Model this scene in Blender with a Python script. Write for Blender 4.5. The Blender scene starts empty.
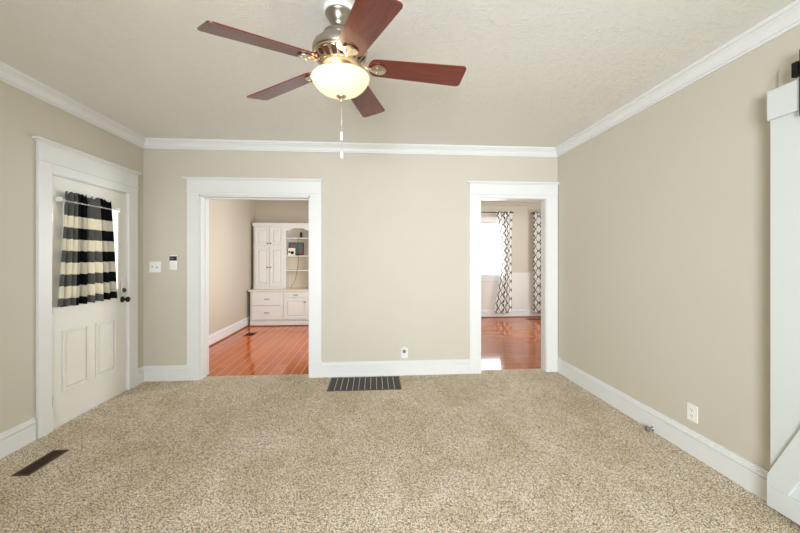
import bpy, bmesh, math, random
from mathutils import Vector, Matrix
random.seed(7)
S = bpy.context.scene
COL = S.collection
R_ = math.radians

# ------------------------------------------------------------------ camera, sky, daylight, exposure
cam = bpy.data.cameras.new('camera')
cam.sensor_fit = 'HORIZONTAL'; cam.sensor_width = 36.0; cam.lens = 359.7 / 800 * 36
cam.shift_y = -8.43 / 800; cam.clip_start = 0.05
co = bpy.data.objects.new('camera', cam); COL.objects.link(co)
co.location = (0, 0, 1.395); co.rotation_euler = (R_(90), 0, -0.0735)
S.camera = co

W = bpy.data.worlds.new('sky'); S.world = W; W.use_nodes = True
bg = W.node_tree.nodes['Background']
bg.inputs[0].default_value = (0.93, 0.97, 1.0, 1); bg.inputs[1].default_value = 4.0

def area(name, loc, rot, sx, sy, power, col):
    l = bpy.data.lights.new(name, 'AREA'); l.shape = 'RECTANGLE'; l.size = sx; l.size_y = sy
    l.energy = power; l.color = col
    o = bpy.data.objects.new(name, l); COL.objects.link(o); o.location = loc; o.rotation_euler = rot
    return o
# daylight through the main window of the wall behind the camera (facing +y)
area('daylight_rear', (-0.40, -1.96, 1.45), (R_(90), 0, R_(-14)), 1.3, 1.3, 86, (0.87, 0.93, 1.0)).data.spread = R_(93)
area('fill_rear_right', (1.55, -1.96, 1.45), (R_(90), 0, 0), 0.75, 1.3, 4, (0.87, 0.94, 1.0)).data.spread = R_(140)  # added fill light at an unseen side window
# daylight through the office window (right wall) and the dining window (far wall)
area('daylight_office', (0.10, 6.0, 1.45), (0, R_(90), 0), 1.2, 1.2, 45, (0.95, 0.98, 1.0)).data.spread = R_(140)
area('daylight_dining', (2.30, 8.30, 1.62), (R_(-90), 0, 0), 1.4, 1.2, 52, (0.84, 0.95, 1.0))
area('dining_side_light', (5.06, 6.3, 1.6), (0, R_(90), 0), 1.2, 1.4, 38, (0.84, 0.95, 1.0))  # lights the dining room from an unseen opening in its right wall

S.view_settings.view_transform = 'Standard'; S.view_settings.look = 'None'
S.view_settings.gamma = 1.0; S.view_settings.exposure = 0.0; S.view_settings.use_curve_mapping = False
S.cycles.diffuse_bounces = 6; S.cycles.max_bounces = 12; S.cycles.transparent_max_bounces = 12

# ------------------------------------------------------------------ materials
def lin(r, g, b):
    f = lambda c: (c/255/12.92) if c/255 <= 0.04045 else ((c/255+0.055)/1.055)**2.4
    return (f(r), f(g), f(b), 1)

class NT:
    def __init__(s, name):
        s.m = bpy.data.materials.new(name); s.m.use_nodes = True
        s.t = s.m.node_tree; s.b = s.t.nodes['Principled BSDF']; s.out = s.t.nodes['Material Output']
    def n(s, typ, **kw):
        o = s.t.nodes.new('ShaderNode' + typ)
        for k, v in kw.items(): setattr(o, k, v)
        return o
    def l(s, a, b): s.t.links.new(a, b)
    def math(s, op, a, b=None, c=None):
        o = s.n('Math', operation=op)
        for i, v in enumerate((a, b, c)):
            if v is None: continue
            if isinstance(v, (int, float)): o.inputs[i].default_value = v
            else: s.l(v, o.inputs[i])
        return o.outputs[0]
    def mix(s, fac, a, b):
        o = s.n('Mix', data_type='RGBA')
        for i, v in ((0, fac), (6, a), (7, b)):
            if isinstance(v, (int, float, tuple)): o.inputs[i].default_value = v
            else: s.l(v, o.inputs[i])
        return o.outputs[2]
    def coord(s, which='Object', scale=(1, 1, 1), rot=(0, 0, 0)):
        tc = s.n('TexCoord'); mp = s.n('Mapping')
        mp.inputs['Scale'].default_value = scale; mp.inputs['Rotation'].default_value = rot
        s.l(tc.outputs[which], mp.inputs[0]); return mp.outputs[0]
    def noise(s, vec, scale, detail=2, rough=0.5, dist=0.0):
        o = s.n('TexNoise'); o.inputs['Scale'].default_value = scale; o.inputs['Detail'].default_value = detail
        o.inputs['Roughness'].default_value = rough; o.inputs['Distortion'].default_value = dist
        s.l(vec, o.inputs['Vector']); return o.outputs['Fac']
    def ramp(s, fac, stops):
        o = s.n('ValToRGB'); e = o.color_ramp.elements
        while len(e) < len(stops): e.new(0.5)
        for el, (p, c) in zip(e, stops): el.position = p; el.color = c
        s.l(fac, o.inputs[0]); return o.outputs[0]
    def bump(s, h, strength, dist):
        o = s.n('Bump'); o.inputs['Strength'].default_value = strength; o.inputs['Distance'].default_value = dist
        s.l(h, o.inputs['Height']); s.l(o.outputs[0], s.b.inputs['Normal'])
    def set(s, col=None, rough=None, metal=None, spec=None):
        if col is not None:
            if isinstance(col, tuple): s.b.inputs['Base Color'].default_value = col
            else: s.l(col, s.b.inputs['Base Color'])
        if rough is not None: s.b.inputs['Roughness'].default_value = rough
        if metal is not None: s.b.inputs['Metallic'].default_value = metal
        if spec is not None: s.b.inputs['Specular IOR Level'].default_value = spec
        return s.m

def plain(name, col, rough=0.5, metal=0.0, spec=0.5, var=0.03, scale=40, bump=0.0):
    k = NT(name); v = k.coord(); f = k.noise(v, scale, 3)
    d = tuple(c*(1-var*2) for c in col[:3]) + (1,)
    m = k.set(k.mix(f, d, col), rough, metal, spec)
    if bump: k.bump(f, bump, 0.002)
    return m

def wall_paint(name, col):
    k = NT(name); v = k.coord(); f = k.noise(v, 1.3, 2); g = k.noise(v, 220, 2)
    d = tuple(c*0.965 for c in col[:3]) + (1,)
    m = k.set(k.mix(f, d, col), 0.62, 0, 0.3); k.bump(g, 0.12, 0.001); return m

M = {}
M['wall'] = wall_paint('beige_wall_paint', lin(206, 200, 185))
M['office_wall'] = wall_paint('tan_wall_paint', lin(198, 189, 172))
M['dining_wall'] = wall_paint('warm_tan_wall_paint', lin(203, 194, 178))
M['wainscot'] = wall_paint('pale_lower_wall_paint', lin(226, 222, 216))
M['trim'] = plain('white_trim_paint', lin(231, 232, 230), 0.38, 0, 0.4, 0.01, 12)
M['door_white'] = plain('white_door_paint', lin(234, 232, 224), 0.42, 0, 0.4, 0.01, 12)
M['barn_white'] = plain('white_barn_paint', lin(214, 219, 216), 0.45, 0, 0.4, 0.012, 9)
M['cabinet'] = plain('cream_cabinet_paint', lin(224, 224, 218), 0.42, 0, 0.4, 0.015, 10)
M['cabinet_back'] = plain('tan_cabinet_backing', lin(214, 200, 176), 0.5, 0, 0.4, 0.02, 10)
M['counter'] = plain('pale_laminate', lin(226, 216, 200), 0.3, 0, 0.5, 0.06, 60)
M['plastic'] = plain('white_plastic', lin(242, 241, 236), 0.35, 0, 0.5, 0.01)
M['ivory'] = plain('slot_grey_plastic', lin(120, 116, 108), 0.5)
M['black'] = plain('black_metal', lin(28, 26, 25), 0.42, 0.6, 0.5, 0.05)
M['black_plastic'] = plain('black_plastic', lin(16, 16, 17), 0.5)
M['screen'] = plain('dark_grey_panel', lin(98, 94, 94), 0.35)
M['red'] = plain('red_paint', lin(190, 40, 34), 0.4)
M['bronze'] = plain('dark_knob_metal', lin(84, 74, 62), 0.4, 0.7)
M['brown_metal'] = plain('brown_register_metal', lin(92, 70, 54), 0.5, 0.2, 0.4, 0.1, 25)
M['duct'] = plain('duct_dark', lin(34, 26, 22), 0.8, 0, 0.1)
M['grille'] = plain('charcoal_grille_metal', lin(84, 78, 72), 0.5, 0.3, 0.4, 0.1)
M['grille_bar'] = plain('pale_grille_bar', lin(176, 168, 156), 0.45, 0.3, 0.4, 0.05)  # painted paler than the grille for light reflected off the louvers
M['nickel'] = plain('brushed_nickel', lin(180, 172, 160), 0.30, 1.0, 0.5, 0.05, 70)
M['nickel_warm'] = plain('antique_nickel', lin(216, 203, 182), 0.3, 1.0, 0.5, 0.12, 60)
M['vent_dark'] = plain('motor_vent_dark', lin(70, 48, 32), 0.6, 0.3)
M['shoe'] = plain('oak_shoe_moulding', lin(150, 84, 46), 0.35, 0, 0.5, 0.1, 30)
M['chain'] = plain('pale_chain_metal', lin(225, 218, 205), 0.3, 0.6)
M['white_card'] = plain('white_card', lin(244, 236, 222), 0.6)

# ceiling: stomp-textured plaster
k = NT('textured_ceiling_plaster'); v = k.coord()
n1 = k.noise(v, 13, 4, 0.6, 1.6); n2 = k.noise(k.coord(scale=(0.7, 3.0, 1)), 34, 4, 0.6, 1.0)
h = k.math('MULTIPLY', k.ramp(n1, [(0.42, (0, 0, 0, 1)), (0.62, (1, 1, 1, 1))]), k.ramp(n2, [(0.45, (0, 0, 0, 1)), (0.62, (1, 1, 1, 1))]))
k.set(k.mix(k.noise(v, 1.2, 2), lin(231, 229, 221), lin(236, 235, 230)), 0.6, 0, 0.35); k.bump(h, 0.5, 0.005)
M['ceiling'] = k.m
# carpet: speckled beige cut pile
k = NT('beige_speckled_carpet'); v = k.coord()
vo = k.n('TexVoronoi'); vo.inputs['Scale'].default_value = 270; k.l(v, vo.inputs['Vector'])
sx_ = k.n('SeparateColor'); k.l(vo.outputs['Color'], sx_.inputs[0])
big = k.noise(k.coord(scale=(1, 0.7, 1), rot=(0, 0, 0.5)), 2.6, 5, 0.65, 0.8)
sp = k.math('ADD', k.math('MULTIPLY', sx_.outputs[0], 0.7), k.math('MULTIPLY', k.noise(v, 60, 3, 0.7), 0.3))
c1 = k.ramp(sp, [(0.22, lin(52, 42, 30)), (0.40, lin(196, 176, 147)), (0.58, lin(246, 230, 206)), (0.82, lin(255, 250, 236))])
tone = k.mix(k.ramp(big, [(0.35, (0, 0, 0, 1)), (0.65, (1, 1, 1, 1))]), (0.86, 0.82, 0.73, 1), (1.05, 1.05, 1.06, 1))
mul = k.n('Mix', data_type='RGBA', blend_type='MULTIPLY'); mul.inputs[0].default_value = 1
k.l(c1, mul.inputs[6]); k.l(tone, mul.inputs[7])
k.set(mul.outputs[2], 0.95, 0, 0.05); k.bump(sp, 0.6, 0.010)
M['carpet'] = k.m
# red oak floors
def wood_floor(name, along_y, bw, rw):
    k = NT(name); v = k.coord(rot=(0, 0, R_(90) if along_y else 0))
    br = k.n('TexBrick'); br.offset = 0.37; br.inputs['Scale'].default_value = 1
    br.inputs['Brick Width'].default_value = bw; br.inputs['Row Height'].default_value = rw
    br.inputs['Mortar Size'].default_value = 0.005 if along_y else 0.002; br.inputs['Mortar Smooth'].default_value = 0.3
    br.inputs['Bias'].default_value = 0.0
    br.inputs['Color1'].default_value = lin(190, 88, 26) if along_y else lin(150, 82, 44); br.inputs['Color2'].default_value = lin(208, 106, 36) if along_y else lin(170, 98, 56)
    br.inputs['Mortar'].default_value = lin(240, 190, 140) if along_y else lin(118, 62, 32)  # office seams painted pale for the glint off the board bevels
    k.l(v, br.inputs['Vector'])
    g = k.noise(k.coord(scale=((18, 1.4, 1) if along_y else (1.4, 18, 1))), 5, 4, 0.6, 0.3)
    mul = k.n('Mix', data_type='RGBA', blend_type='MULTIPLY'); mul.inputs[0].default_value = 1
    k.l(br.outputs['Color'], mul.inputs[6]); k.l(k.mix(g, (0.80, 0.76, 0.72, 1), (1.08, 1.06, 1.04, 1)), mul.inputs[7])
    k.set(mul.outputs[2], 0.09, 0, 0.34)
    k.bump(k.math('MULTIPLY', br.outputs['Fac'], -1.0), 0.25, 0.002)
    return k.m
M['oak_y'] = wood_floor('red_oak_boards_lengthwise', True, 1.1, 0.125)
M['oak_x'] = wood_floor('red_oak_boards_crosswise', False, 1.2, 0.085)
# fan blades (grain along local x via UV)
k = NT('mahogany_blade'); v = k.coord('UV', scale=(2.0, 22, 1)); g = k.noise(v, 3, 4, 0.6, 0.4)
k.set(k.ramp(g, [(0.3, lin(92, 33, 19)), (0.55, lin(112, 41, 24)), (0.75, lin(128, 50, 30))]), 0.24, 0, 0.65); M['blade'] = k.m
# frosted bowl (lit lamp shade)
k = NT('lit_frosted_glass'); v = k.coord()
tr = k.n('BsdfTranslucent'); tr.inputs[0].default_value = (0.50, 0.455, 0.375, 1)
df = k.n('BsdfDiffuse'); df.inputs[0].default_value = lin(226, 214, 192)
em = k.n('Emission'); em.inputs[0].default_value = (1.0, 0.88, 0.68, 1); em.inputs[1].default_value = 0.50
mx = k.n('MixShader'); mx.inputs[0].default_value = 0.35
k.l(tr.outputs[0], mx.inputs[1]); k.l(df.outputs[0], mx.inputs[2])
ad = k.n('AddShader'); k.l(mx.outputs[0], ad.inputs[0]); k.l(em.outputs[0], ad.inputs[1]); k.l(ad.outputs[0], k.out.inputs[0])
M['bowl'] = k.m
# window glass
k = NT('clear_window_glass'); tp = k.n('BsdfTransparent'); gl = k.n('BsdfGlossy'); gl.inputs['Roughness'].default_value = 0.02
mx = k.n('MixShader'); mx.inputs[0].default_value = 0.06
k.l(tp.outputs[0], mx.inputs[1]); k.l(gl.outputs[0], mx.inputs[2]); k.l(mx.outputs[0], k.out.inputs[0])
M['glass'] = k.m

def cloth(name, colour_fn, trans):
    k = NT(name); uv = k.n('TexCoord').outputs['UV']; sx = k.n('SeparateXYZ'); k.l(uv, sx.inputs[0])
    col = colour_fn(k, sx.outputs[0], sx.outputs[1])
    weave = k.noise(k.coord('UV', scale=(1, 1, 1)), 420, 2)
    df = k.n('BsdfDiffuse'); t = k.n('BsdfTranslucent'); k.l(col, df.inputs[0]); k.l(col, t.inputs[0])
    bp = k.n('Bump'); bp.inputs['Strength'].default_value = 0.15; bp.inputs['Distance'].default_value = 0.001
    k.l(weave, bp.inputs['Height']); k.l(bp.outputs[0], df.inputs['Normal'])
    mx = k.n('MixShader'); mx.inputs[0].default_value = trans
    k.l(df.outputs[0], mx.inputs[1]); k.l(t.outputs[0], mx.inputs[2]); k.l(mx.outputs[0], k.out.inputs[0])
    return k.m
def gingham(k, u, v):   # u, v in metres of visible cloth; v runs down from the top
    a = k.math('LESS_THAN', k.math('FRACT', k.math('DIVIDE', k.math('ADD', u, 0.118), 0.35)), 0.47)
    b = k.math('LESS_THAN', k.math('FRACT', k.math('DIVIDE', k.math('ADD', k.math('MAXIMUM', v, 0.11), 0.104), 0.199)), 0.5)
    dark = k.mix(a, lin(104, 104, 102), lin(26, 27, 30)); pale = k.mix(a, lin(240, 234, 216), lin(206, 201, 187))
    seam = k.math('LESS_THAN', k.math('ABSOLUTE', k.math('SUBTRACT', v, 0.078)), 0.004)
    return k.mix(seam, k.mix(b, pale, dark), lin(205, 202, 192))
M['gingham'] = cloth('buffalo_check_cotton', gingham, 0.22)
def trellis(k, u, v):
    a = k.math('DIVIDE', u, 0.172); b = k.math('DIVIDE', v, 0.205)
    w_ = k.math('MULTIPLY', k.math('SINE', k.math('MULTIPLY', b, 4*math.pi)), 0.07)
    d = [k.math('ABSOLUTE', k.math('SUBTRACT', k.math('FRACT', k.math(op, k.math('ADD', a, 10.0), k.math('ADD', b, w_))), 0.5)) for op in ('ADD', 'SUBTRACT')]
    return k.mix(k.math('LESS_THAN', k.math('MINIMUM', d[0], d[1]), 0.085), lin(254, 252, 248), lin(30, 28, 32))
M['trellis'] = cloth('black_trellis_print_cotton', trellis, 0.4)

# ------------------------------------------------------------------ mesh helpers
class MB:
    def __init__(s): s.v = []; s.f = []; s.uv = None; s.smooth = []
    def add(s, vs, fs, smooth=False):
        n = len(s.v); s.v += [tuple(p) for p in vs]
        for f in fs: s.f.append([i+n for i in f]); s.smooth.append(smooth)
        return s
    def box(s, x0, x1, y0, y1, z0, z1):
        v = [(x0, y0, z0), (x1, y0, z0), (x1, y1, z0), (x0, y1, z0), (x0, y0, z1), (x1, y0, z1), (x1, y1, z1), (x0, y1, z1)]
        return s.add(v, [(0, 3, 2, 1), (4, 5, 6, 7), (0, 1, 5, 4), (1, 2, 6, 5), (2, 3, 7, 6), (3, 0, 4, 7)])
    def prism(s, pts, fn, a0, a1):      # closed polygon pts extruded; fn(p, a) -> xyz
        n = len(pts)
        v = [fn(p, a0) for p in pts] + [fn(p, a1) for p in pts]
        f = [tuple(range(n)), tuple(range(2*n-1, n-1, -1))] + [(i, (i+1) % n, n+(i+1) % n, n+i) for i in range(n)]
        return s.add(v, f)
    def lathe(s, prof, cx=0, cy=0, seg=32, M4=None, smooth=True):    # prof: (r, z)
        v = []; f = []
        for r, z in prof:
            for i in range(seg):
                t = 2*math.pi*i/seg; p = Vector((cx + r*math.cos(t), cy + r*math.sin(t), z)); v.append(M4 @ p if M4 else p)
        for j in range(len(prof)-1):
            for i in range(seg):
                a = j*seg+i; b = j*seg+(i+1) % seg; f.append((a, b, b+seg, a+seg))
        return s.add(v, f, smooth)
    def tube(s, path, rad, seg=8):
        path = [Vector(p) for p in path]; v = []; f = []
        for i, p in enumerate(path):
            t = (path[min(i+1, len(path)-1)] - path[max(i-1, 0)]).normalized()
            up = Vector((0, 0, 1)) if abs(t.z) < 0.9 else Vector((1, 0, 0))
            a = t.cross(up).normalized(); b = t.cross(a)
            for q in range(seg):
                w = 2*math.pi*q/seg; v.append(p + a*rad*math.cos(w) + b*rad*math.sin(w))
        for i in range(len(path)-1):
            for q in range(seg):
                a = i*seg+q; b = i*seg+(q+1) % seg; f.append((a, b, b+seg, a+seg))
        f.append(tuple(range(seg-1, -1, -1))); f.append(tuple(range((len(path)-1)*seg, len(path)*seg)))
        return s.add(v, f, True)
    def xf(s, m): s.v = [tuple(m @ Vector(p)) for p in s.v]; return s
    def build(s, name, mat, parent=None, bevel=0.0, solid=0.0):
        me = bpy.data.meshes.new(name); me.from_pydata(s.v, [], s.f)
        for p, sm in zip(me.polygons, s.smooth): p.use_smooth = sm
        if s.uv:
            L = me.uv_layers.new(name='UVMap')
            for lp in me.loops: L.data[lp.index].uv = s.uv[lp.vertex_index]
        me.materials.append(M[mat] if isinstance(mat, str) else mat)
        bm = bmesh.new(); bm.from_mesh(me); bmesh.ops.recalc_face_normals(bm, faces=bm.faces); bm.to_mesh(me); bm.free()
        o = bpy.data.objects.new(name, me); COL.objects.link(o)
        if parent is not None:
            o.parent = parent
            if parent.location.length or parent.rotation_euler.z: o.matrix_parent_inverse = pmat(parent).inverted()
        if bevel:
            b = o.modifiers.new('edge', 'BEVEL'); b.width = bevel; b.segments = 2; b.limit_method = 'ANGLE'; b.angle_limit = R_(40)
        if solid:
            b = o.modifiers.new('thick', 'SOLIDIFY'); b.thickness = solid; b.offset = 0
        return o
def pmat(o):
    m = Matrix.LocRotScale(o.location, o.rotation_euler, None)
    return (pmat(o.parent) @ o.matrix_parent_inverse @ m) if o.parent else m
def B(*a): return MB().box(*a)
def empty(name, loc):
    o = bpy.data.objects.new(name, None); COL.objects.link(o); o.location = loc; o.empty_display_size = 0.05; return o
def tag(o, label, cat, group=None):
    o['label'] = label; o['category'] = cat
    if group: o['group'] = group
    return o
def struct(o, label=None):
    o['kind'] = 'structure'
    if label: o['label'] = label; o['category'] = 'door' if 'door' in o.name else 'window' if 'window' in o.name else o.name.split('_')[0]
    return o

# ------------------------------------------------------------------ room shell
XL, XR, YB, HC, YF = -2.603, 2.264, 4.282, 2.74, -2.0
YB2 = YB + 0.20; YB3 = YB + 0.112                       # far face of the wall between the rooms
D1 = (-1.990, -0.742, 2.118)            # left doorway x0 x1 top
D2 = (1.296, 2.112, 2.122)              # right doorway
EY = (3.096, 4.012, 2.080)              # front door opening in the left wall: y0 y1 top
XE = 5.2; YO = 8.15; YD = 8.35

c = MB(); c.box(XL, XR, YF, YB, -0.03, 0)
for a in (D1, D2): c.box(a[0], a[1], YB-0.001, YB+0.115, -0.03, 0)
struct(c.build('floor', 'carpet'), 'beige speckled carpet covering the empty living room')
struct(B(XL-0.1, 0.25, YB+0.115, YO+0.1, -0.05, -0.008).build('floor_office', 'oak_y'))
struct(B(0.25, XE, YB+0.115, YD+0.1, -0.05, -0.008).build('floor_dining', 'oak_x'))
struct(B(XL-0.2, XR+0.2, YF-0.2, YB2, HC, HC+0.1).build('ceiling', 'ceiling'))
struct(B(XL-0.2, 0.25, YB2, YO+0.1, HC, HC+0.1).build('ceiling_office', 'ceiling'))
struct(B(0.25, XE+0.1, YB2, YD+0.1, HC, HC+0.1).build('ceiling_dining', 'ceiling'))

w = MB(); T = 0.18
w.box(XL-T, XL, YF, EY[0], -0.05, HC); w.box(XL-T, XL, EY[1], YB2, -0.05, HC); w.box(XL-T, XL, EY[0], EY[1], EY[2], HC)
struct(w.build('wall_left', 'wall'))
struct(B(XR, XR+0.12, YF, YB, -0.05, HC).build('wall_right', 'wall'))
w = MB(); xs = [XL, D1[0], D1[1], D2[0], D2[1], XR]
for q0, q1, t_ in ((XL, D1[0], YB2), (D1[1], 0.25, YB2), (0.25, D2[0], YB3), (D2[1], XR, YB3)): w.box(q0, q1, YB, t_, -0.05, HC)
for a, t_ in ((D1, YB2), (D2, YB3)): w.box(a[0], a[1], YB, t_, a[2], HC)
struct(w.build('wall_back', 'wall'))
def wall_with_windows(axis, pos, thick, a0, a1, wins, z0, z1, name, mat):
    """wall slab with rectangular openings; axis 'x' = runs along x"""
    w = MB()
    def bx(p, q, zz0, zz1):
        if axis == 'x': w.box(p, q, min(pos, pos+thick), max(pos, pos+thick), zz0, zz1)
        else: w.box(min(pos, pos+thick), max(pos, pos+thick), p, q, zz0, zz1)
    e = a0
    for (p, q) in wins:
        bx(e, p, -0.05, HC); bx(p, q, -0.05, z0); bx(p, q, z1, HC); e = q
    bx(e, a1, -0.05, HC)
    return struct(w.build(name, mat))
RW = [(-1.1, 0.3), (1.15, 1.95)]  # second opening is unseen, added for the fill light
wall_with_windows('x', YF, -0.15, XL-T, XR+0.12, RW, 0.7, 2.1, 'wall_front', 'wall')
struct(B(XL-T, XL, YB2, YO+0.1, -0.05, HC).build('wall_office_left', 'office_wall'))
struct(B(XL, 0.2, YO, YO+0.1, -0.05, HC).build('wall_office_back', 'office_wall'))
wall_with_windows('y', 0.2, 0.1, YB2, YD, [(5.35, 6.65)], 0.9, 2.2, 'wall_office_right', 'office_wall')
wall_with_windows('x', YD, 0.12, 0.3, XE, [(1.75, 3.09), (4.22, 4.9)], 0.97, 2.25, 'wall_dining_back', 'dining_wall')
wall_with_windows('y', XE, 0.1, YB2, YD, [(5.6, 7.0)], 0.9, 2.2, 'wall_dining_right', 'dining_wall')
struct(B(XR+0.12, XE, YB, YB3, -0.05, HC).build('wall_dining_front', 'dining_wall'))

# lower wall panelling and baseboards beyond
w = MB(); w.box(0.3, 1.66, YD-0.012, YD, 0, 1.03); w.box(1.66, 3.19, YD-0.012, YD, 0, 0.84); w.box(3.19, 4.12, YD-0.012, YD, 0, 1.03); w.box(4.12, 5.0, YD-0.012, YD, 0, 0.84)
w.box(3.19, 4.12, YD-0.02, YD, 1.03, 1.05); w.box(0.3, 1.66, YD-0.02, YD, 1.03, 1.05)
struct(w.build('trim_1', 'wainscot'), 'pale lower wall panelling with a thin rail in the dining room')

def sweep(mb, prof, p0, p1, nrm):
    mb.prism(prof, lambda p, a: (a[0]+nrm[0]*p[0], a[1]+nrm[1]*p[0], p[1]), p0, p1); return mb
BASE = [(0, 0), (0.020, 0), (0.020, 0.124), (0.012, 0.127), (0.012, 0.131), (0.026, 0.134), (0.026, 0.145), (0.019, 0.149), (0.019, 0.157), (0.012, 0.161), (0.012, 0.172), (0, 0.172)]
CROWN = [(0, 2.635), (0.014, 2.635), (0.016, 2.638), (0.016, 2.646), (0.009, 2.649), (0.009, 2.654), (0.017, 2.656), (0.018, 2.662), (0.022, 2.676), (0.034, 2.697), (0.050, 2.710), (0.050, 2.717), (0.062, 2.720), (0.064, 2.724), (0.064, 2.74), (0, 2.74)]
m = MB(); sweep(m, BASE, (XL, YB), (D1[0]-0.13, YB), (0, -1)); sweep(m, BASE, (D1[1]+0.13, YB), (D2[0]-0.12, YB), (0, -1))
struct(m.build('baseboard_back', 'trim'))
m = MB(); sweep(m, BASE, (XL, YF), (XL, EY[0]-0.14), (1, 0)); sweep(m, BASE, (XL, EY[1]+0.143), (XL, YB), (1, 0))
struct(m.build('baseboard_left', 'trim'))
struct(sweep(MB(), BASE, (XR, YF), (XR, YB), (-1, 0)).build('baseboard_right', 'trim'))
struct(sweep(MB(), CROWN, (XL, YB), (XR, YB), (0, -1)).build('trim_2', 'trim'), 'white crown moulding along the back wall')
struct(sweep(MB(), CROWN, (XL, YF), (XL, YB), (1, 0)).build('trim_3', 'trim'), 'white crown moulding along the left wall')
struct(sweep(MB(), CROWN, (XR, YF), (XR, YB), (-1, 0)).build('trim_4', 'trim'), 'white crown moulding along the right wall')
struct(sweep(MB(), BASE, (XL, YB2), (XL, YO), (1, 0)).build('baseboard_office', 'trim'))
SHOE = [(0.02, -0.008), (0.036, -0.008), (0.034, 0.006), (0.028, 0.012), (0.02, 0.014)]
struct(sweep(MB(), SHOE, (XL, YB2), (XL, 7.62), (1, 0)).build('trim_5', 'shoe'), 'thin oak shoe moulding along the office baseboard')
struct(sweep(MB(), BASE, (0.3, YD-0.012), (XE, YD-0.012), (0, -1)).build('baseboard_dining', 'trim'))
struct(sweep(MB(), [(p[0], p[1]+0.0) for p in SHOE], (0.3, YD-0.012), (XE, YD-0.012), (0, -1)).build('trim_6', 'shoe'), 'thin oak shoe moulding along the dining room baseboard')
struct(sweep(MB(), CROWN, (0.3, YD), (XE, YD), (0, -1)).build('trim_7', 'dining_wall'), 'crown moulding along the dining room far wall')

# door casings with plinths, frieze and cap
def casing(name, a0, a1, top, w0, w1, head, fr, place, label, side_only=None, ov=0.02):
    """a runs along the wall, d is the distance out from it; place(a, d, z) -> xyz"""
    def bx(m, p, q, d0, d1, z0, z1):
        c = [place(p, d0, z0), place(q, d1, z1)]
        m.box(*[f(c[0][i], c[1][i]) for i in range(3) for f in (min, max)])
    m = MB()
    bx(m, a0-w0, a0, 0, 0.022, 0, head); bx(m, a1, a1+w1, 0, 0.022, 0, head)            # legs
    bx(m, a0, a1, 0, 0.022, top, head)                                                # head strip
    bx(m, a0-w0-0.004, a0+0.003, 0, 0.027, 0, 0.19)
    bx(m, a1-0.003, a1+w1+0.004, 0, 0.027, 0, 0.19)                                    # plinths
    bx(m, a0-w0-0.008, a1+w1+ov*0.3, 0, 0.030, head, head+0.012)                        # bead
    bx(m, a0-w0, a1+w1, 0, 0.024, head+0.012, fr)                                      # frieze
    bx(m, a0-w0-0.010, a1+w1+ov*0.5, 0, 0.034, fr, fr+0.012)
    bx(m, a0-w0-0.036, a1+w1+ov*0.9, 0, 0.050, fr+0.012, fr+0.030)                      # cap
    return struct(m.build(name, 'trim', bevel=0.0025), label)
pb = lambda a, d, z: (a, YB-d, z)
casing('trim_8', D1[0], D1[1], D1[2], 0.130, 0.135, 2.146, 2.285, pb, 'white casing with frieze and cap around the left doorway')
casing('trim_9', D2[0], D2[1], D2[2], 0.140, 0.145, 2.160, 2.290, pb, 'white casing with frieze and cap around the right doorway', ov=0.008)
pl = lambda a, d, z: (XL+d, a, z)
casing('trim_10', EY[0], EY[1], EY[2], 0.118, 0.143, 2.156, 2.300, pl, 'white casing with frieze and cap around the front door')
def jamb(name, a, label, t, stops, YB2=YB2):
    m = MB()
    m.box(a[0], a[0]+t, YB-0.004, YB2+0.004, 0, a[2]); m.box(a[1]-t, a[1], YB-0.004, YB2+0.004, 0, a[2]); m.box(a[0], a[1], YB-0.004, YB2+0.004, a[2]-t, a[2])
    for o in stops:                                           # door stop strips
        m.box(a[0]+t, a[0]+t+0.012, YB+o, YB+o+0.035, 0, a[2]-t); m.box(a[1]-t-0.012, a[1]-t, YB+o, YB+o+0.035, 0, a[2]-t)
        m.box(a[0]+t, a[1]-t, YB+o, YB+o+0.035, a[2]-t-0.012, a[2]-t)
    return struct(m.build(name, 'trim', bevel=0.002), label)
jamb('trim_11', D1, 'white jamb lining the left doorway', 0.016, (0.095,)); jamb('trim_12', D2, 'white jamb lining the right doorway', 0.006, (), YB3)
m = MB()
for y0, y1 in ((EY[0], EY[0]+0.006), (EY[1]-0.006, EY[1])): m.box(XL-0.16, XL+0.004, y0, y1, 0, EY[2])
m.box(XL-0.16, XL+0.004, EY[0], EY[1], EY[2]-0.006, EY[2]); m.box(XL-0.16, XL+0.0, EY[0], EY[1], -0.02, 0.012)
struct(m.build('trim_13', 'trim'), 'white jamb and sill of the front door')

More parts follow.
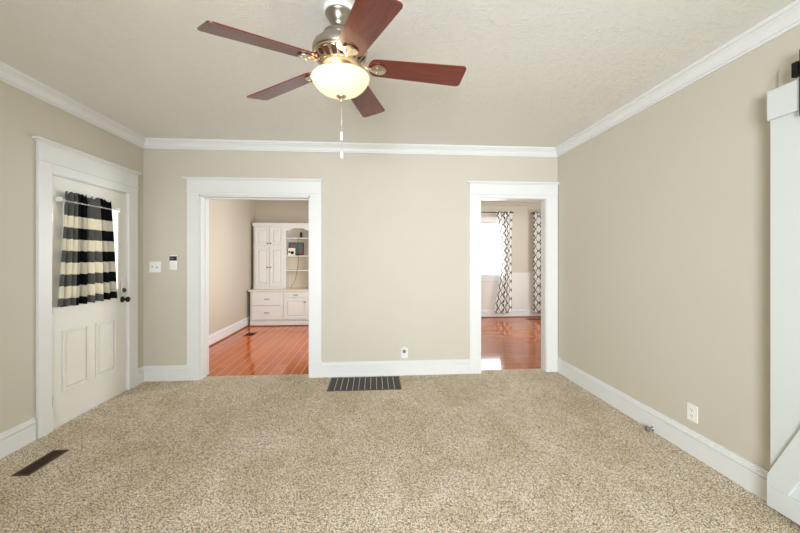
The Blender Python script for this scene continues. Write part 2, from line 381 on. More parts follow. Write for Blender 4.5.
# ------------------------------------------------------------------ windows
def window(n, axis, pos, inward, a0, a1, z0, z1, label, casing_w=0.09, sill=True, mull=True, deep=0.08):
    root = empty('window_%d' % n, (0, 0, 0)); struct(root, label)
    def bx(m, p, q, d0, d1, zz0, zz1):
        if axis == 'x': ys = (pos+inward*d0, pos+inward*d1); m.box(p, q, min(ys), max(ys), zz0, zz1)
        else: xs_ = (pos+inward*d0, pos+inward*d1); m.box(min(xs_), max(xs_), p, q, zz0, zz1)
    f = MB()
    bx(f, a0-casing_w, a0, 0, 0.022, z0-0.02, z1+casing_w); bx(f, a1, a1+casing_w, 0, 0.022, z0-0.02, z1+casing_w)
    bx(f, a0, a1, 0, 0.022, z1, z1+casing_w); bx(f, a0-casing_w-0.02, a1+casing_w+0.02, 0, 0.034, z1+casing_w, z1+casing_w+0.03)
    f.build('casing', 'trim', root, bevel=0.002)
    s = MB(); bx(s, a0-casing_w-0.02, a1+casing_w+0.02, -deep, 0.05, z0-0.025, z0); s.build('sill', 'trim', root, bevel=0.003)
    s = MB(); bx(s, a0-casing_w, a1+casing_w, 0, 0.018, z0-0.115, z0-0.025); s.build('apron', 'trim', root, bevel=0.002)
    g = MB(); t = 0.04; mid = (z0+z1)/2
    bx(g, a0, a0+t, -deep, -deep+0.035, z0, z1); bx(g, a1-t, a1, -deep, -deep+0.035, z0, z1)
    bx(g, a0+t, a1-t, -deep, -deep+0.035, z0, z0+t); bx(g, a0+t, a1-t, -deep, -deep+0.035, z1-t, z1)
    if mull: bx(g, a0+t, a1-t, -deep, -deep+0.035, mid-0.018, mid+0.018)
    g.build('sash', 'trim', root, bevel=0.002)
    p = MB(); bx(p, a0+t, a1-t, -deep+0.012, -deep+0.018, z0+t, z1-t); p.build('pane', 'glass', root)
    return root
window(1, 'x', YD, -1, 1.75, 3.09, 0.97, 2.25, 'bright white window beside the patterned curtain in the dining room', mull=False)
window(2, 'x', YD, -1, 4.22, 4.9, 0.97, 2.25, 'dining room window behind the rightmost patterned curtain', mull=False)

# ------------------------------------------------------------------ front door
d = empty('door_1', (XL-0.003, EY[0]+0.003, 0.014)); struct(d, 'white front door with half window and two raised lower panels')
fx = XL-0.004; bxk = fx-0.044; y0, y1 = EY[0]+0.009, EY[1]-0.009; zt = EY[2]-0.010
LY = (3.245, 3.872); LZ = (1.075, 1.885)
slab = MB()
slab.box(bxk, fx, y0, LY[0], 0.014, zt); slab.box(bxk, fx, LY[1], y1, 0.014, zt)
slab.box(bxk, fx, LY[0], LY[1], 0.014, LZ[0]); slab.box(bxk, fx, LY[0], LY[1], LZ[1], zt)
slab.build('slab', 'door_white', d)
def ring(m, fn, a0, a1, z0, z1, w_, d0, d1):
    for (p, q, r, s_) in ((a0, a0+w_, z0, z1), (a1-w_, a1, z0, z1), (a0+w_, a1-w_, z0, z0+w_), (a0+w_, a1-w_, z1-w_, z1)): fn(m, p, q, d0, d1, r, s_)
ld = lambda m, p, q, d0, d1, r, s_: m.box(fx+d0, fx+d1, p, q, r, s_)
m = MB(); ring(m, ld, LY[0]-0.022, LY[1]+0.022, LZ[0]-0.022, LZ[1]+0.022, 0.03, 0, 0.012); m.build('window_frame', 'door_white', d, bevel=0.004)
B(fx-0.026, fx-0.020, LY[0], LY[1], LZ[0], LZ[1]).build('pane', 'glass', d)
def raised(m, a0, a1, z0, z1):       # moulded panel: groove ring + bevelled field, standing on the slab
    ring(m, ld, a0, a1, z0, z1, 0.016, 0, 0.014)
    i = 0.040; o = 0.022
    v = [(fx, a0+o, z0+o), (fx, a1-o, z0+o), (fx, a1-o, z1-o), (fx, a0+o, z1-o), (fx+0.015, a0+i, z0+i), (fx+0.015, a1-i, z0+i), (fx+0.015, a1-i, z1-i), (fx+0.015, a0+i, z1-i)]
    m.add(v, [(4, 5, 6, 7), (0, 1, 5, 4), (1, 2, 6, 5), (2, 3, 7, 6), (3, 0, 4, 7)])
for a0, a1 in ((3.222, 3.487), (3.585, 3.838)):
    m = MB(); raised(m, a0, a1, 0.27, 0.785); m.build('raised_panel', 'door_white', d, bevel=0.002)
for z in (1.74, 0.99, 0.225):
    m = MB(); m.tube([(XL+0.006, EY[0]+0.004, z-0.05), (XL+0.006, EY[0]+0.004, z+0.05)], 0.008, 10); m.box(fx, fx+0.003, EY[0]+0.008, EY[0]+0.03, z-0.05, z+0.05)
    m.build('hinge', 'nickel', d)
def onx(o, ax=(1, 0, 0)):            # lathe axis z -> direction ax at point o
    return Matrix.Translation(o) @ Vector((0, 0, 1)).rotation_difference(Vector(ax)).to_matrix().to_4x4()
m = MB(); m.lathe([(0, 0), (0.032, 0), (0.032, 0.004), (0.026, 0.010), (0.011, 0.013), (0.011, 0.032), (0.020, 0.038), (0.028, 0.050), (0.028, 0.060), (0.020, 0.068), (0, 0.071)], seg=24, M4=onx((fx, 3.945, 0.965)))
k_ = m.build('knob', 'black', d); k_['label'] = 'black round knob'
m = MB(); m.box(fx, fx+0.014, 3.918, 3.972, 1.02, 1.185); pl_ = m.build('lock_plate', 'door_white', d, bevel=0.006)
m = MB(); m.lathe([(0, 0), (0.024, 0), (0.024, 0.006), (0.018, 0.012), (0.018, 0.016), (0, 0.017)], seg=20, M4=onx((fx+0.014, 3.945, 1.06))); m.build('deadbolt', 'bronze', pl_)

# curtain on the door
def drape(name, mat, nu, nv, fn, uvfn, solid=0.0015):
    m = MB(); m.uv = []
    for j in range(nv+1):
        for i in range(nu+1):
            u, v = i/nu, j/nv; m.v.append(fn(u, v)); m.uv.append(uvfn(u, v))
    for j in range(nv):
        for i in range(nu):
            a = j*(nu+1)+i; m.f.append([a, a+1, a+nu+2, a+nu+1]); m.smooth.append(True)
    return m.build(name, mat, solid=solid)
DX = fx + 0.030
def door_cloth(u, v):
    ztop, zrod, zbot = 1.950, 1.878, 0.992
    z = ztop - v*(ztop-zbot)
    a = 3.195 - 0.066*v**1.3; b = 3.706 + 0.084*v**0.8
    if 0.08 < v < 0.3: pass
    warp = u + 0.012*math.sin(19*u+1) * (1-0.5*v)
    y = a + (b-a)*warp
    tight = math.exp(-((z-zrod)/0.018)**2)
    amp = 0.013 + 0.010*v
    wv = math.sin(2*math.pi*7.5*u + 0.9*math.sin(5*u)) + 0.45*math.sin(2*math.pi*11*u+1.3)*(1-v)
    x = DX + 0.004 + amp*wv*(1-0.75*tight) + 0.012*tight
    if z > zrod: z += 0.010*math.sin(2*math.pi*9*u)*(z-zrod)/0.07
    else: z += 0.006*math.sin(2*math.pi*6.5*u+0.5)*v
    return (x, y, z)
dc = drape('door_curtain', 'gingham', 150, 70, door_cloth, lambda u, v: (0.06+0.66*u, v*0.958))
tag(dc, 'black and white buffalo check curtain gathered over the front door window', 'curtain')
rod = MB(); rod.tube([(DX+0.006, 3.155, 1.878), (DX+0.006, 3.865, 1.878)], 0.006, 10)
r = tag(rod.build('curtain_rod', 'plastic'), 'slim white curtain rod on brackets across the front door', 'curtain rod')
for y in (3.165, 3.855):
    B(fx, DX+0.012, y-0.008, y+0.008, 1.862, 1.900).build('bracket', 'plastic', r, bevel=0.003)

# ------------------------------------------------------------------ barn door on the right wall
d = empty('door_2', (2.17, 1.35, 0.03)); struct(d, 'white sliding barn door with diagonal brace on black hardware')
bf, bb = 2.178, 2.214                    # panel front, back
YE = 1.822; YP = 1.826; YN = 0.80
m = MB(); n = 7; wd = (YP-YN)/n
for i in range(n): m.box(bf, bb, YN+i*wd+0.0008, YN+(i+1)*wd-0.0008, 0.045, 2.30)
m.build('plank_panel', 'barn_white', d, bevel=0.0015)
rf = 2.158
B(rf, bf, YN, YE+0.004, 2.150, 2.308).build('top_rail', 'barn_white', d, bevel=0.002)
B(rf, bf, YN, YE+0.004, 0.038, 0.150).build('bottom_rail', 'barn_white', d, bevel=0.002)
# diagonal brace rising from the lower far corner towards the camera
m = MB(); m.prism([(YE+0.004, 0.150), (YE+0.004, 0.205), (YN+0.10, 2.150), (YN, 2.150), (YN, 2.02), (1.728, 0.150)], lambda p, a: (a, p[0], p[1]), rf, bf)
m.build('diagonal_brace', 'barn_white', d, bevel=0.002)
m = MB(); m.box(2.146, 2.156, 1.622, 1.666, 2.115, 2.45)
strap = m.build('hanger_strap', 'black', d, bevel=0.002)
m = MB(); m.lathe([(0, 0), (0.024, 0), (0.024, 0.006), (0.019, 0.008), (0.019, 0.016), (0.024, 0.018), (0.024, 0.024), (0, 0.024)], seg=24, M4=onx((2.156, 1.644, 2.440))); m.build('wheel', 'black', strap)
for z in (2.16, 2.26): MB().lathe([(0, 0), (0.011, 0), (0.011, 0.004), (0.006, 0.007), (0, 0.007)], seg=12, M4=onx((2.146, 1.644, z), (-1, 0, 0))).build('bolt', 'black', strap)
hd = struct(B(XR-0.022, XR, -0.55, 1.838, 2.30, 2.440).build('trim_14', 'wall', bevel=0.002), 'wall-coloured backing board behind the barn door track')
t = empty('barn_door_track', (2.19, 0.6, 2.38)); tag(t, 'black flat steel track holding the white barn door', 'track')
B(2.163, 2.172, -0.5, 1.705, 2.352, 2.390).build('rail', 'black', t, bevel=0.001)
B(2.146, 2.178, 1.672, 1.702, 2.322, 2.398).build('end_stop', 'black', t, bevel=0.004)
for y in (1.62, 0.9, 0.2): B(2.172, XR-0.022, y-0.012, y+0.012, 2.358, 2.384).build('spacer', 'black', t)

# ------------------------------------------------------------------ wall plates
def outlet(name, place, w_, h_, label, group=None):
    root = empty(name, place(0, 0, 0)); tag(root, label, 'outlet', group)
    def bx(m, p, q, d0, d1, z0, z1):
        c = [place(p, d0, z0), place(q, d1, z1)]; m.box(*[f(c[0][i], c[1][i]) for i in range(3) for f in (min, max)])
    m = MB(); bx(m, -w_/2, w_/2, 0, 0.006, -h_/2, h_/2); m.build('cover_plate', 'plastic', root, bevel=0.003)
    for s_ in (-1, 1):
        m = MB(); zc = s_*h_*0.17; bx(m, -w_*0.22, w_*0.22, 0.006, 0.009, zc-h_*0.12, zc+h_*0.12); rc = m.build('receptacle', 'plastic', root, bevel=0.002)
        m = MB()
        for q in (-1, 1): bx(m, q*0.007-0.0015, q*0.007+0.0015, 0.0088, 0.0096, zc-0.002, zc+0.008)
        bx(m, -0.0025, 0.0025, 0.0088, 0.0096, zc-0.011, zc-0.006)
        m.build('slots', 'ivory', rc)
    return root
outlet('wall_outlet', lambda a, dd, z: (XR-dd, 2.397+a, 0.295+z), 0.085, 0.122, 'white duplex outlet on the right wall above the baseboard')
outlet('wall_outlet', lambda a, dd, z: (0.369+a, YB-dd, 0.262+z), 0.078, 0.122, 'white outlet on the back wall between the two doorways')
nl = empty('night_light', (0.363, YB-0.02, 0.29)); tag(nl, 'small plug-in night light in the outlet between the doorways', 'night light')
B(0.346, 0.382, YB-0.030, YB-0.0105, 0.268, 0.305).build('body', 'ivory', nl, bevel=0.004)
m = MB(); m.lathe([(0, 0), (0.014, 0), (0.018, 0.015), (0.018, 0.035), (0.010, 0.048), (0, 0.050)], seg=16, M4=Matrix.Translation((0.364, YB-0.028, 0.305))); m.build('shade', 'plastic', nl)
sw = empty('light_switch', (-2.474, YB-0.003, 1.293)); tag(sw, 'white two-gang light switch left of the doorway', 'switch')
B(-2.535, -2.413, YB-0.006, YB, 1.232, 1.355).build('cover_plate', 'plastic', sw, bevel=0.003)
for i, x in enumerate((-2.500, -2.450)):
    B(x-0.006, x+0.006, YB-0.016, YB-0.006, 1.286+0.004*(1-2*i), 1.300+0.004*(1-2*i)).build('toggle', 'ivory', sw, bevel=0.002)
th = empty('keypad', (-2.277, YB-0.01, 1.34)); tag(th, 'white wall keypad with black display beside the light switch', 'keypad')
B(-2.310, -2.226, YB-0.020, YB, 1.258, 1.432).build('housing', 'plastic', th, bevel=0.010)
sc = B(-2.308, -2.228, YB-0.0225, YB-0.0195, 1.366, 1.416).build('display', 'black_plastic', th, bevel=0.003)
B(-2.298, -2.262, YB-0.0228, YB-0.0224, 1.382, 1.398).build('readout', 'screen', sc)
B(-2.299, -2.238, YB-0.022, YB-0.0195, 1.274, 1.350).build('flap', 'door_white', th, bevel=0.003)

# ------------------------------------------------------------------ floor registers
def register(name, x0, x1, y0, y1, z, nl, along, mats, label, tilt=0.5):
    root = empty(name, ((x0+x1)/2, (y0+y1)/2, z)); tag(root, label, 'vent')
    m = MB(); e = 0.012; h_ = 0.005
    m.box(x0, x1, y0, y0+e, z, z+h_); m.box(x0, x1, y1-e, y1, z, z+h_); m.box(x0, x0+e, y0+e, y1-e, z, z+h_); m.box(x1-e, x1, y0+e, y1-e, z, z+h_)
    m.build('frame', mats[0], root, bevel=0.001)
    B(x0+e, x1-e, y0+e, y1-e, z-0.001, z+0.0008).build('duct_opening', 'duct', root)  # flat dark plate; the shade inside the duct is put into its colour
    m = MB()
    for i in range(nl):
        t_ = (i+0.5)/nl
        if along == 'y': xx = x0+e+(x1-x0-2*e)*t_; m.box(xx-0.0016, xx+0.0016, y0+e, y1-e, z+0.0008, z+h_-0.001)
        else: yy = y0+e+(y1-y0-2*e)*t_; m.box(x0+e, x1-e, yy-0.002, yy+0.002, z+0.0008, z+h_-0.001)
    m.build('louvers', mats[1], root)
    return root
register('floor_register', -2.312, -2.202, 2.474, 2.782, 0, 7, 'y', ('brown_metal', 'brown_metal'), 'small brown floor register in the carpet near the front door')
rg = register('return_grille', -0.488, 0.300, 3.806, 4.226, 0, 40, 'x', ('grille', 'grille'), 'large charcoal floor return grille between the doorways')
for i in range(11):
    x = -0.488 + 0.012 + (0.764)*(i+1)/12
    B(x-0.0035, x+0.0035, 3.818, 4.214, 0.0008, 0.0062).build('bar', 'grille_bar', rg)
register('floor_register', -2.335, -2.18, 6.66, 6.92, -0.008, 6, 'y', ('brown_metal', 'brown_metal'), 'dark floor register in the office wood floor by the cabinet')
register('floor_register', 3.50, 3.95, 7.93, 8.08, -0.008, 10, 'x', ('brown_metal', 'brown_metal'), 'floor register in the dining room below the rightmost curtain')
ds = empty('door_stop', (XR-0.02, 2.742, 0.03)); tag(ds, 'small nickel door stop on the right baseboard', 'door stop')
m = MB(); m.lathe([(0, 0), (0.018, 0), (0.018, 0.004), (0.008, 0.007), (0.008, 0.030), (0.014, 0.032), (0.014, 0.042), (0, 0.044)], seg=16, M4=onx((XR-0.020, 2.742, 0.022), (-1, 0, 0))); m.build('stem', 'nickel', ds)
m = MB(); m.lathe([(0.014, -0.002), (0.021, 0.002), (0.022, 0.012), (0.014, 0.020), (0, 0.022)], seg=16, M4=onx((XR-0.058, 2.742, 0.022), (-1, 0, 0))); m.build('bumper', 'ivory', ds)

# ------------------------------------------------------------------ ceiling fan
fan = empty('ceiling_fan', (-0.1864, 1.9635, HC)); tag(fan, 'ceiling fan with five dark red-brown blades and lit glass bowl', 'ceiling fan')
C0 = Vector((-0.1864, 1.9635, HC)); ax = Vector((0.0221, 0.0578, -1)).normalized()
zx = -ax; xx = (Vector((1, 0, 0)) - zx*zx.x).normalized(); yy = zx.cross(xx)
FM = Matrix(((xx.x, yy.x, zx.x, C0.x), (xx.y, yy.y, zx.y, C0.y), (xx.z, yy.z, zx.z, C0.z), (0, 0, 0, 1)))   # local z up, origin at ceiling
UP = Matrix.Translation(C0)
MB().lathe([(0.080, 0), (0.082, -0.004), (0.082, -0.018), (0.076, -0.024), (0.05, -0.026)], seg=40, M4=UP).build('ceiling_ring', 'trim', fan)
MB().lathe([(0.073, -0.022), (0.074, -0.030), (0.070, -0.038), (0.066, -0.041), (0.056, -0.062), (0.042, -0.084), (0.040, -0.086), (0.039, -0.092), (0.028, -0.104), (0.022, -0.106), (0.018, -0.100)], seg=40, M4=UP).build('canopy', 'nickel', fan)
MB().lathe([(0, -0.07), (0.024, -0.09), (0.024, -0.112), (0.013, -0.118), (0.013, -0.14)], seg=24, M4=FM).build('downrod', 'black', fan)
MB().lathe([(0.013, -0.124), (0.080, -0.125), (0.088, -0.129), (0.089, -0.152), (0.092, -0.157), (0.098, -0.158), (0.120, -0.168), (0.138, -0.185), (0.147, -0.204), (0.149, -0.228), (0.147, -0.233), (0.138, -0.238)], seg=48, M4=FM).build('motor_housing', 'nickel', fan)
MB().lathe([(0.137, -0.238), (0.120, -0.262), (0.085, -0.296), (0.055, -0.302)], seg=40, M4=FM).build('vent_core', 'vent_dark', fan)
g = MB()
g.lathe([(0.140, -0.234), (0.146, -0.236), (0.145, -0.246), (0.137, -0.252), (0.132, -0.248)], seg=48, M4=FM)
g.lathe([(0.104, -0.280), (0.108, -0.284), (0.098, -0.298), (0.062, -0.306), (0.055, -0.300)], seg=48, M4=FM)
for i in range(20):
    t = 2*math.pi*i/20; w0, w1 = 0.013, 0.006
    v = []
    for r_, z_, wd_ in ((0.141, -0.246, w0), (0.128, -0.264, w1), (0.104, -0.288, w1*1.3)):
        for s_ in (-1, 1):
            for o_ in (0, 0.006):
                v.append(FM @ Vector((r_*math.cos(t)-s_*wd_*math.sin(t), r_*math.sin(t)+s_*wd_*math.cos(t), z_-o_)))
    g.add(v, [(1, 3, 7, 5), (5, 7, 11, 9), (0, 1, 5, 4), (4, 5, 9, 8), (2, 3, 7, 6), (6, 7, 11, 10)])
g.build('vent_grille', 'nickel_warm', fan)
MB().lathe([(0.06, -0.300), (0.064, -0.306), (0.062, -0.312), (0.050, -0.318), (0.050, -0.338), (0.07, -0.343), (0.07, -0.348), (0.02, -0.349)], seg=36, M4=FM).build('switch_housing', 'nickel_warm', fan)
bowl = [(0.098, -0.346), (0.112, -0.344), (0.132, -0.346), (0.150, -0.351), (0.157, -0.359), (0.157, -0.366), (0.152, -0.381), (0.141, -0.400), (0.124, -0.420), (0.100, -0.439), (0.070, -0.452), (0.040, -0.458), (0.010, -0.459)]
inn = [(r_-0.004 if r_ > 0.02 else r_, z_+0.004) for r_, z_ in reversed(bowl)]
bl = MB().lathe(bowl + inn, seg=48, M4=FM).build('glass_bowl', 'bowl', fan); bl['label'] = 'glowing frosted glass bowl'
MB().lathe([(0, -0.450), (0.026, -0.456), (0.029, -0.459), (0.022, -0.467), (0.012, -0.472), (0.007, -0.480), (0.008, -0.486), (0.004, -0.492), (0, -0.493)], seg=24, M4=FM).build('finial', 'nickel_warm', fan)
FB = FM @ Vector((0, 0, -0.491))
for dx, dy, zf0, zf1 in ((0.0, 0.0, 2.088, 2.040), (0.0015, 0.010, 1.986, 1.944)):
    p = FB + Vector((dx, dy, 0))
    ch = MB().tube([p + Vector((0, 0, 0.006)), (p.x, p.y, zf0-0.004)], 0.0014, 6).build('pull_chain', 'chain', fan)
    MB().lathe([(0, zf0), (0.004, zf0-0.001), (0.0075, zf0-0.010), (0.0085, zf1+0.012), (0.0065, zf1+0.002), (0, zf1)], p.x, p.y, 14).build('fob', 'plastic', ch)
def blade_mesh():
    m = MB(); m.uv = []
    R0, R1 = 0.152, 0.686; top = []
    def hw(r_): return 0.068 + (0.085-0.068)*(r_-R0)/(R1-R0)
    pts = []
    for i in range(9):                       # rounded root
        t = math.pi/2 + math.pi*i/8; pts.append((R0+0.045+0.045*math.cos(t), 0.068*math.sin(t)))
    rc = 0.022
    for i in range(6): t = -math.pi/2 + (math.pi/2)*i/5; pts.append((R1-rc+rc*math.cos(t), -(hw(R1)-rc)+rc*math.sin(t)))
    for i in range(6): t = (math.pi/2)*i/5; pts.append((R1-rc+rc*math.cos(t), (hw(R1)-rc)+rc*math.sin(t)))
    n = len(pts)
    for z_ in (-0.003, 0.003):
        for p in pts: m.v.append((p[0], p[1], z_)); m.uv.append((p[0], p[1]))
    m.f = [list(range(n-1, -1, -1)), list(range(n, 2*n))] + [[i, (i+1) % n, n+(i+1) % n, n+i] for i in range(n)]
    m.smooth = [False]*len(m.f); return m
def iron_mesh():
    m = MB(); st = [(0.080, 0.048, 0.016), (0.105, 0.030, 0.014), (0.128, 0.004, 0.012), (0.150, -0.012, 0.010), (0.166, -0.014, 0.014), (0.178, -0.012, 0.026), (0.193, -0.011, 0.036), (0.211, -0.011, 0.040), (0.229, -0.011, 0.036), (0.243, -0.011, 0.024), (0.250, -0.011, 0.008)]
    for r_, z_, h_ in st:
        m.v += [(r_, -h_, z_), (r_, 0, z_-0.005), (r_, h_, z_), (r_, h_, z_+0.005), (r_, -h_, z_+0.005)]
    for i in range(len(st)-1):
        for q in range(5): m.f.append([i*5+q, i*5+(q+1) % 5, i*5+5+(q+1) % 5, i*5+5+q]); m.smooth.append(False)
    m.add([], []); m.f.append([0, 1, 2, 3, 4]); m.smooth.append(False); k2 = (len(st)-1)*5; m.f.append([k2+4, k2+3, k2+2, k2+1, k2]); m.smooth.append(False)
    for (x, y) in ((0.200, 0.020), (0.200, -0.020), (0.234, 0)):
        m.lathe([(0, -0.021), (0.005, -0.0205), (0.006, -0.018), (0.006, -0.010)], x, y, 10)
    return m
for i in range(5):
    ang = 0.0386 + R_(72*i) - (R_(1.6) if i == 4 else 0)
    PM = FM @ Matrix.Translation((0, 0, -0.291)) @ Matrix.Rotation(ang, 4, 'Z') @ Matrix.Rotation(R_(3.7), 4, 'Y') @ Matrix.Rotation(R_(-12), 4, 'X')
    bo = blade_mesh().xf(PM).build('blade', 'blade', fan)
    iron_mesh().xf(PM).build('blade_iron', 'nickel_warm', bo)
for bp_, e_ in (((-0.035, -0.050, -0.346), 4.6), ((0.035, 0.045, -0.372), 0.2)):
    l = bpy.data.lights.new('fan_bulb', 'POINT'); l.energy = e_; l.color = (1.0, 0.78, 0.52); l.shadow_soft_size = 0.02
    o = bpy.data.objects.new('fan_bulb', l); COL.objects.link(o); o.location = FM @ Vector(bp_)

# ------------------------------------------------------------------ office built-in hutch
hu = empty('built_in_hutch', (-1.94, 7.9, 0)); tag(hu, 'cream built-in cabinet with drawers, paneled doors and open arched shelves', 'cabinet')
BF = 7.60; UF = 7.82; x0, x1 = -2.530, -1.350
b = MB(); b.box(x0, x1, BF, YO, 0.10, 0.705); b.build('base_body', 'cabinet', hu, bevel=0.003)
B(x0-0.0, x1, BF-0.010, YO, -0.008, 0.095).build('plinth', 'cabinet', hu, bevel=0.003)
B(x0, x1, BF-0.024, BF-0.010, -0.008, 0.012).build('shoe_strip', 'shoe', hu, bevel=0.004)
B(x0-0.03, 0.1, BF-0.028, YO, 0.705, 0.742).build('countertop', 'counter', hu, bevel=0.004)
B(-0.70, 0.1, BF, YO, -0.008, 0.705).build('side_base', 'cabinet', hu, bevel=0.003)
B(x1, -0.70, BF+0.34, YO, -0.008, 0.705).build('kneehole_back', 'shoe', hu)
def hknob(px, pz, front, parent):
    MB().lathe([(0, 0), (0.006, 0), (0.006, 0.010), (0.013, 0.014), (0.014, 0.020), (0.009, 0.026), (0, 0.027)], seg=14, M4=onx((px, front, pz), (0, -1, 0))).build('knob', 'bronze', parent)
def hpull(px, pz, front, parent):
    m = MB(); m.tube([(px-0.045, front, pz), (px-0.045, front-0.020, pz), (px-0.03, front-0.026, pz), (px+0.03, front-0.026, pz), (px+0.045, front-0.020, pz), (px+0.045, front, pz)], 0.0055, 8); m.build('pull', 'bronze', parent)
def front(name, a0, a1, z0, z1, y, panel, parent=hu):
    m = MB()
    if not panel: m.box(a0, a1, y-0.024, y, z0, z1)
    else:            # frame-and-panel: stiles and rails round a recessed raised-field panel
        bd = 0.052; m2 = y-0.006
        m.box(a0, a1, m2, y, z0, z1)
        fy = lambda mm, p, q, d0, d1, r, s_: mm.box(p, q, y-d1, y-d0, r, s_)
        ring(m, fy, a0, a1, z0, z1, bd, 0.006, 0.024)
        i = bd+0.034; o_ = bd+0.012
        v = [(a0+o_, m2, z0+o_), (a1-o_, m2, z0+o_), (a1-o_, m2, z1-o_), (a0+o_, m2, z1-o_), (a0+i, m2-0.014, z0+i), (a1-i, m2-0.014, z0+i), (a1-i, m2-0.014, z1-i), (a0+i, m2-0.014, z1-i)]
        m.add(v, [(4, 5, 6, 7), (0, 1, 5, 4), (1, 2, 6, 5), (2, 3, 7, 6), (3, 0, 4, 7)])
    return m.build(name, 'cabinet', parent, bevel=0.003)
for z0, z1 in ((0.425, 0.682), (0.130, 0.412)):
    dr = front('drawer', -2.490, -1.890, z0, z1, BF, False); hpull(-2.185, (z0+z1)/2, BF-0.024, dr)
dr = front('drawer', -1.845, -1.372, 0.580, 0.682, BF, False); hpull(-1.60, 0.632, BF-0.024, dr)
dr = front('door', -1.845, -1.372, 0.130, 0.556, BF, True); hknob(-1.412, 0.488, BF-0.024, dr)
# upper unit: left cupboard carcass, shelf bay, cornice
ux0, xs0, xs1, ux1 = -2.533, -1.862, -1.352, -1.290
u = MB()
u.box(ux0, xs0, UF, YO, 0.742, 2.085)                       # closed left cupboard
B(xs0, ux1, YO-0.015, YO, 0.742, 2.085).build('bay_back', 'cabinet_back', hu)
u.box(xs1, ux1, UF, YO-0.015, 0.742, 2.085)                 # right side
u.box(xs0, xs1, UF+0.021, YO-0.015, 2.045, 2.085)                 # top
u.build('upper_body', 'cabinet', hu, bevel=0.003)
cr = MB(); cr.prism([(0, 2.070), (0.012, 2.070), (0.014, 2.095), (0.030, 2.125), (0.034, 2.140), (0, 2.140)], lambda p, a: (a, UF-p[0], p[1]), ux0-0.015, ux1+0.015)
cr.box(ux0, ux1, UF, YO, 2.085, 2.139); cr.build('cornice', 'cabinet', hu)
am = []; xa0, xa1 = xs0, xs1; zv = 2.085
prof = [(0, 1.985), (0.03, 1.985), (0.09, 1.990), (0.115, 2.005), (0.135, 2.022), (0.165, 2.030), (0.18, 2.032)]
Wb = xa1-xa0
low = [(xa0+a_, z_) for a_, z_ in prof] + [(xa1-a_, z_) for a_, z_ in reversed(prof)]
am = [(xa0, zv)] + low + [(xa1, zv)]
v = MB()
for i in range(len(low)-1):
    p, q = low[i], low[i+1]
    v.add([(p[0], UF, p[1]), (q[0], UF, q[1]), (q[0], UF, zv), (p[0], UF, zv), (p[0], UF+0.02, p[1]), (q[0], UF+0.02, q[1]), (q[0], UF+0.02, zv), (p[0], UF+0.02, zv)],
          [(0, 1, 2, 3), (7, 6, 5, 4), (0, 4, 5, 1)])
v.build('arched_valance', 'cabinet', hu)
for z in (1.832, 1.450, 1.141):
    B(xs0, xs1, UF+0.012, YO-0.015, z-0.022, z).build('shelf', 'cabinet', hu, bevel=0.002)
for a0, a1, kx in ((-2.494, -2.206, -2.232), (-2.194, -1.912, -2.168)):
    dr = front('door', a0, a1, 1.668, 2.060, UF, True); hknob(kx, 1.706, UF-0.024, dr)
    dr = front('door', a0, a1, 0.800, 1.628, UF, True); hknob(kx, 1.200, UF-0.024, dr)
# things on the shelves
ph = empty('cordless_phone', (-1.575, 7.95, 1.832)); tag(ph, 'black phone standing on the top open shelf of the office cabinet', 'phone')
B(-1.610, -1.535, 7.92, 7.99, 1.832, 1.850).build('dock', 'black_plastic', ph, bevel=0.004)
B(-1.598, -1.545, 7.945, 7.975, 1.850, 1.955).build('handset', 'black_plastic', ph, bevel=0.006)
mo = empty('small_monitor', (-1.70, 8.03, 1.45)); tag(mo, 'dark grey flat screen leaning on the middle open shelf', 'screen')
B(-1.845, -1.535, 8.04, 8.062, 1.458, 1.735).build('case', 'black_plastic', mo, bevel=0.004)
B(-1.832, -1.548, 8.037, 8.042, 1.474, 1.720).build('display', 'screen', mo)
B(-1.75, -1.63, 8.0, 8.10, 1.45, 1.460).build('foot', 'black_plastic', mo)
cd = empty('picture_card', (-1.765, 7.93, 1.45)); tag(cd, 'small white framed card with dark round blots before the grey screen', 'picture')
B(-1.842, -1.690, 7.925, 7.940, 1.450, 1.612).build('card', 'white_card', cd, bevel=0.003)
for x, z, r_ in ((-1.752, 1.512, 0.036), (-1.812, 1.528, 0.022)):
    MB().lathe([(0, 0), (r_, 0), (r_, 0.002), (0, 0.002)], seg=16, M4=onx((x, 7.925, z), (0, -1, 0))).build('dark_blot', 'black_plastic', cd)
rd = MB().lathe([(0, 1.450), (0.016, 1.452), (0.026, 1.468), (0.026, 1.486), (0.016, 1.502), (0, 1.506)], -1.535, 7.93, 16).build('red_ball', 'red')
tag(rd, 'small round red ornament right of the grey screen', 'ornament')
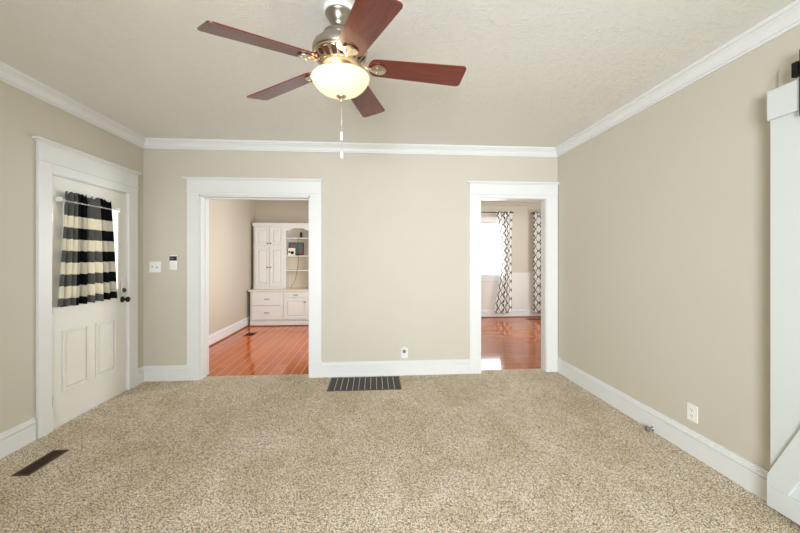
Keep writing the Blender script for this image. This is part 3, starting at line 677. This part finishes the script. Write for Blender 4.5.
cb = MB(); pts = [(-1.585, 7.99, 1.84), (-1.600, 7.86, 1.845), (-1.605, 7.812, 1.80), (-1.612, 7.810, 1.6), (-1.600, 7.810, 1.40), (-1.605, 7.808, 1.25), (-1.640, 7.808, 1.05), (-1.655, 7.806, 0.95), (-1.70, 7.80, 0.86), (-1.745, 7.79, 0.78), (-1.76, 7.78, 0.747)]
sm = []
for i in range(len(pts)-1):
    for q in range(4): sm.append(tuple(pts[i][j] + (pts[i+1][j]-pts[i][j])*q/4 for j in range(3)))
cb.tube(sm + [pts[-1]], 0.004, 6)
tag(cb.build('phone_cord', 'black_plastic'), 'thin dark cord hanging down past the open shelves to the countertop', 'cord')

# ------------------------------------------------------------------ dining room curtains
def din_cloth(xa, xb, seed, flare):
    def fn(u, v):
        zt_, zb_ = 2.49, 0.10
        z = zt_ - v*(zt_-zb_)
        mid = math.sin(math.pi*min(1, v*1.1))
        a = xa + (0.12 if flare else 0.0)*mid - flare*max(0, v-0.55)/0.45*0.02; b_ = xb - 0.02*mid - flare*max(0, v-0.6)/0.4*0.02
        x = a + (b_-a)*(u + 0.015*math.sin(13*u+seed))
        y = 8.225 + 0.020*math.sin(2*math.pi*3.5*u+seed) + 0.006*math.sin(2*math.pi*7*u+seed*2+2*v)
        return (x, y, z)
    return fn
g_ = 'patterned curtains in the dining room'
c1 = drape('patterned_curtain', 'trellis', 90, 60, din_cloth(2.86, 3.25, 0.4, 1.0), lambda u, v: (0.46*u, 2.39*v))
tag(c1, 'white curtain with black trellis print hanging beside the bright dining window', 'curtain', g_)
c2 = drape('patterned_curtain', 'trellis', 90, 60, din_cloth(3.765, 4.16, 1.9, 0.0), lambda u, v: (0.03+0.44*u, 2.39*v))
tag(c2, 'white curtain with black trellis print nearest the right doorway jamb', 'curtain', g_)
for i, (a, b_, lab) in enumerate(((1.6, 3.28, 'thin black curtain rod above the bright dining window'), (3.745, 5.05, 'thin black curtain rod holding the rightmost patterned curtain'))):
    r = empty('curtain_rod', ((a+b_)/2, 8.225, 2.462)); tag(r, lab, 'curtain rod')
    MB().tube([(a, 8.225, 2.462), (b_, 8.225, 2.462)], 0.011, 10).build('pole', 'black', r)
    for x in ((a+0.04, b_-0.03) if i == 0 else (a+0.03, b_-0.04)):
        B(x-0.008, x+0.008, 8.225, YD, 2.45, 2.475).build('bracket', 'black', r)
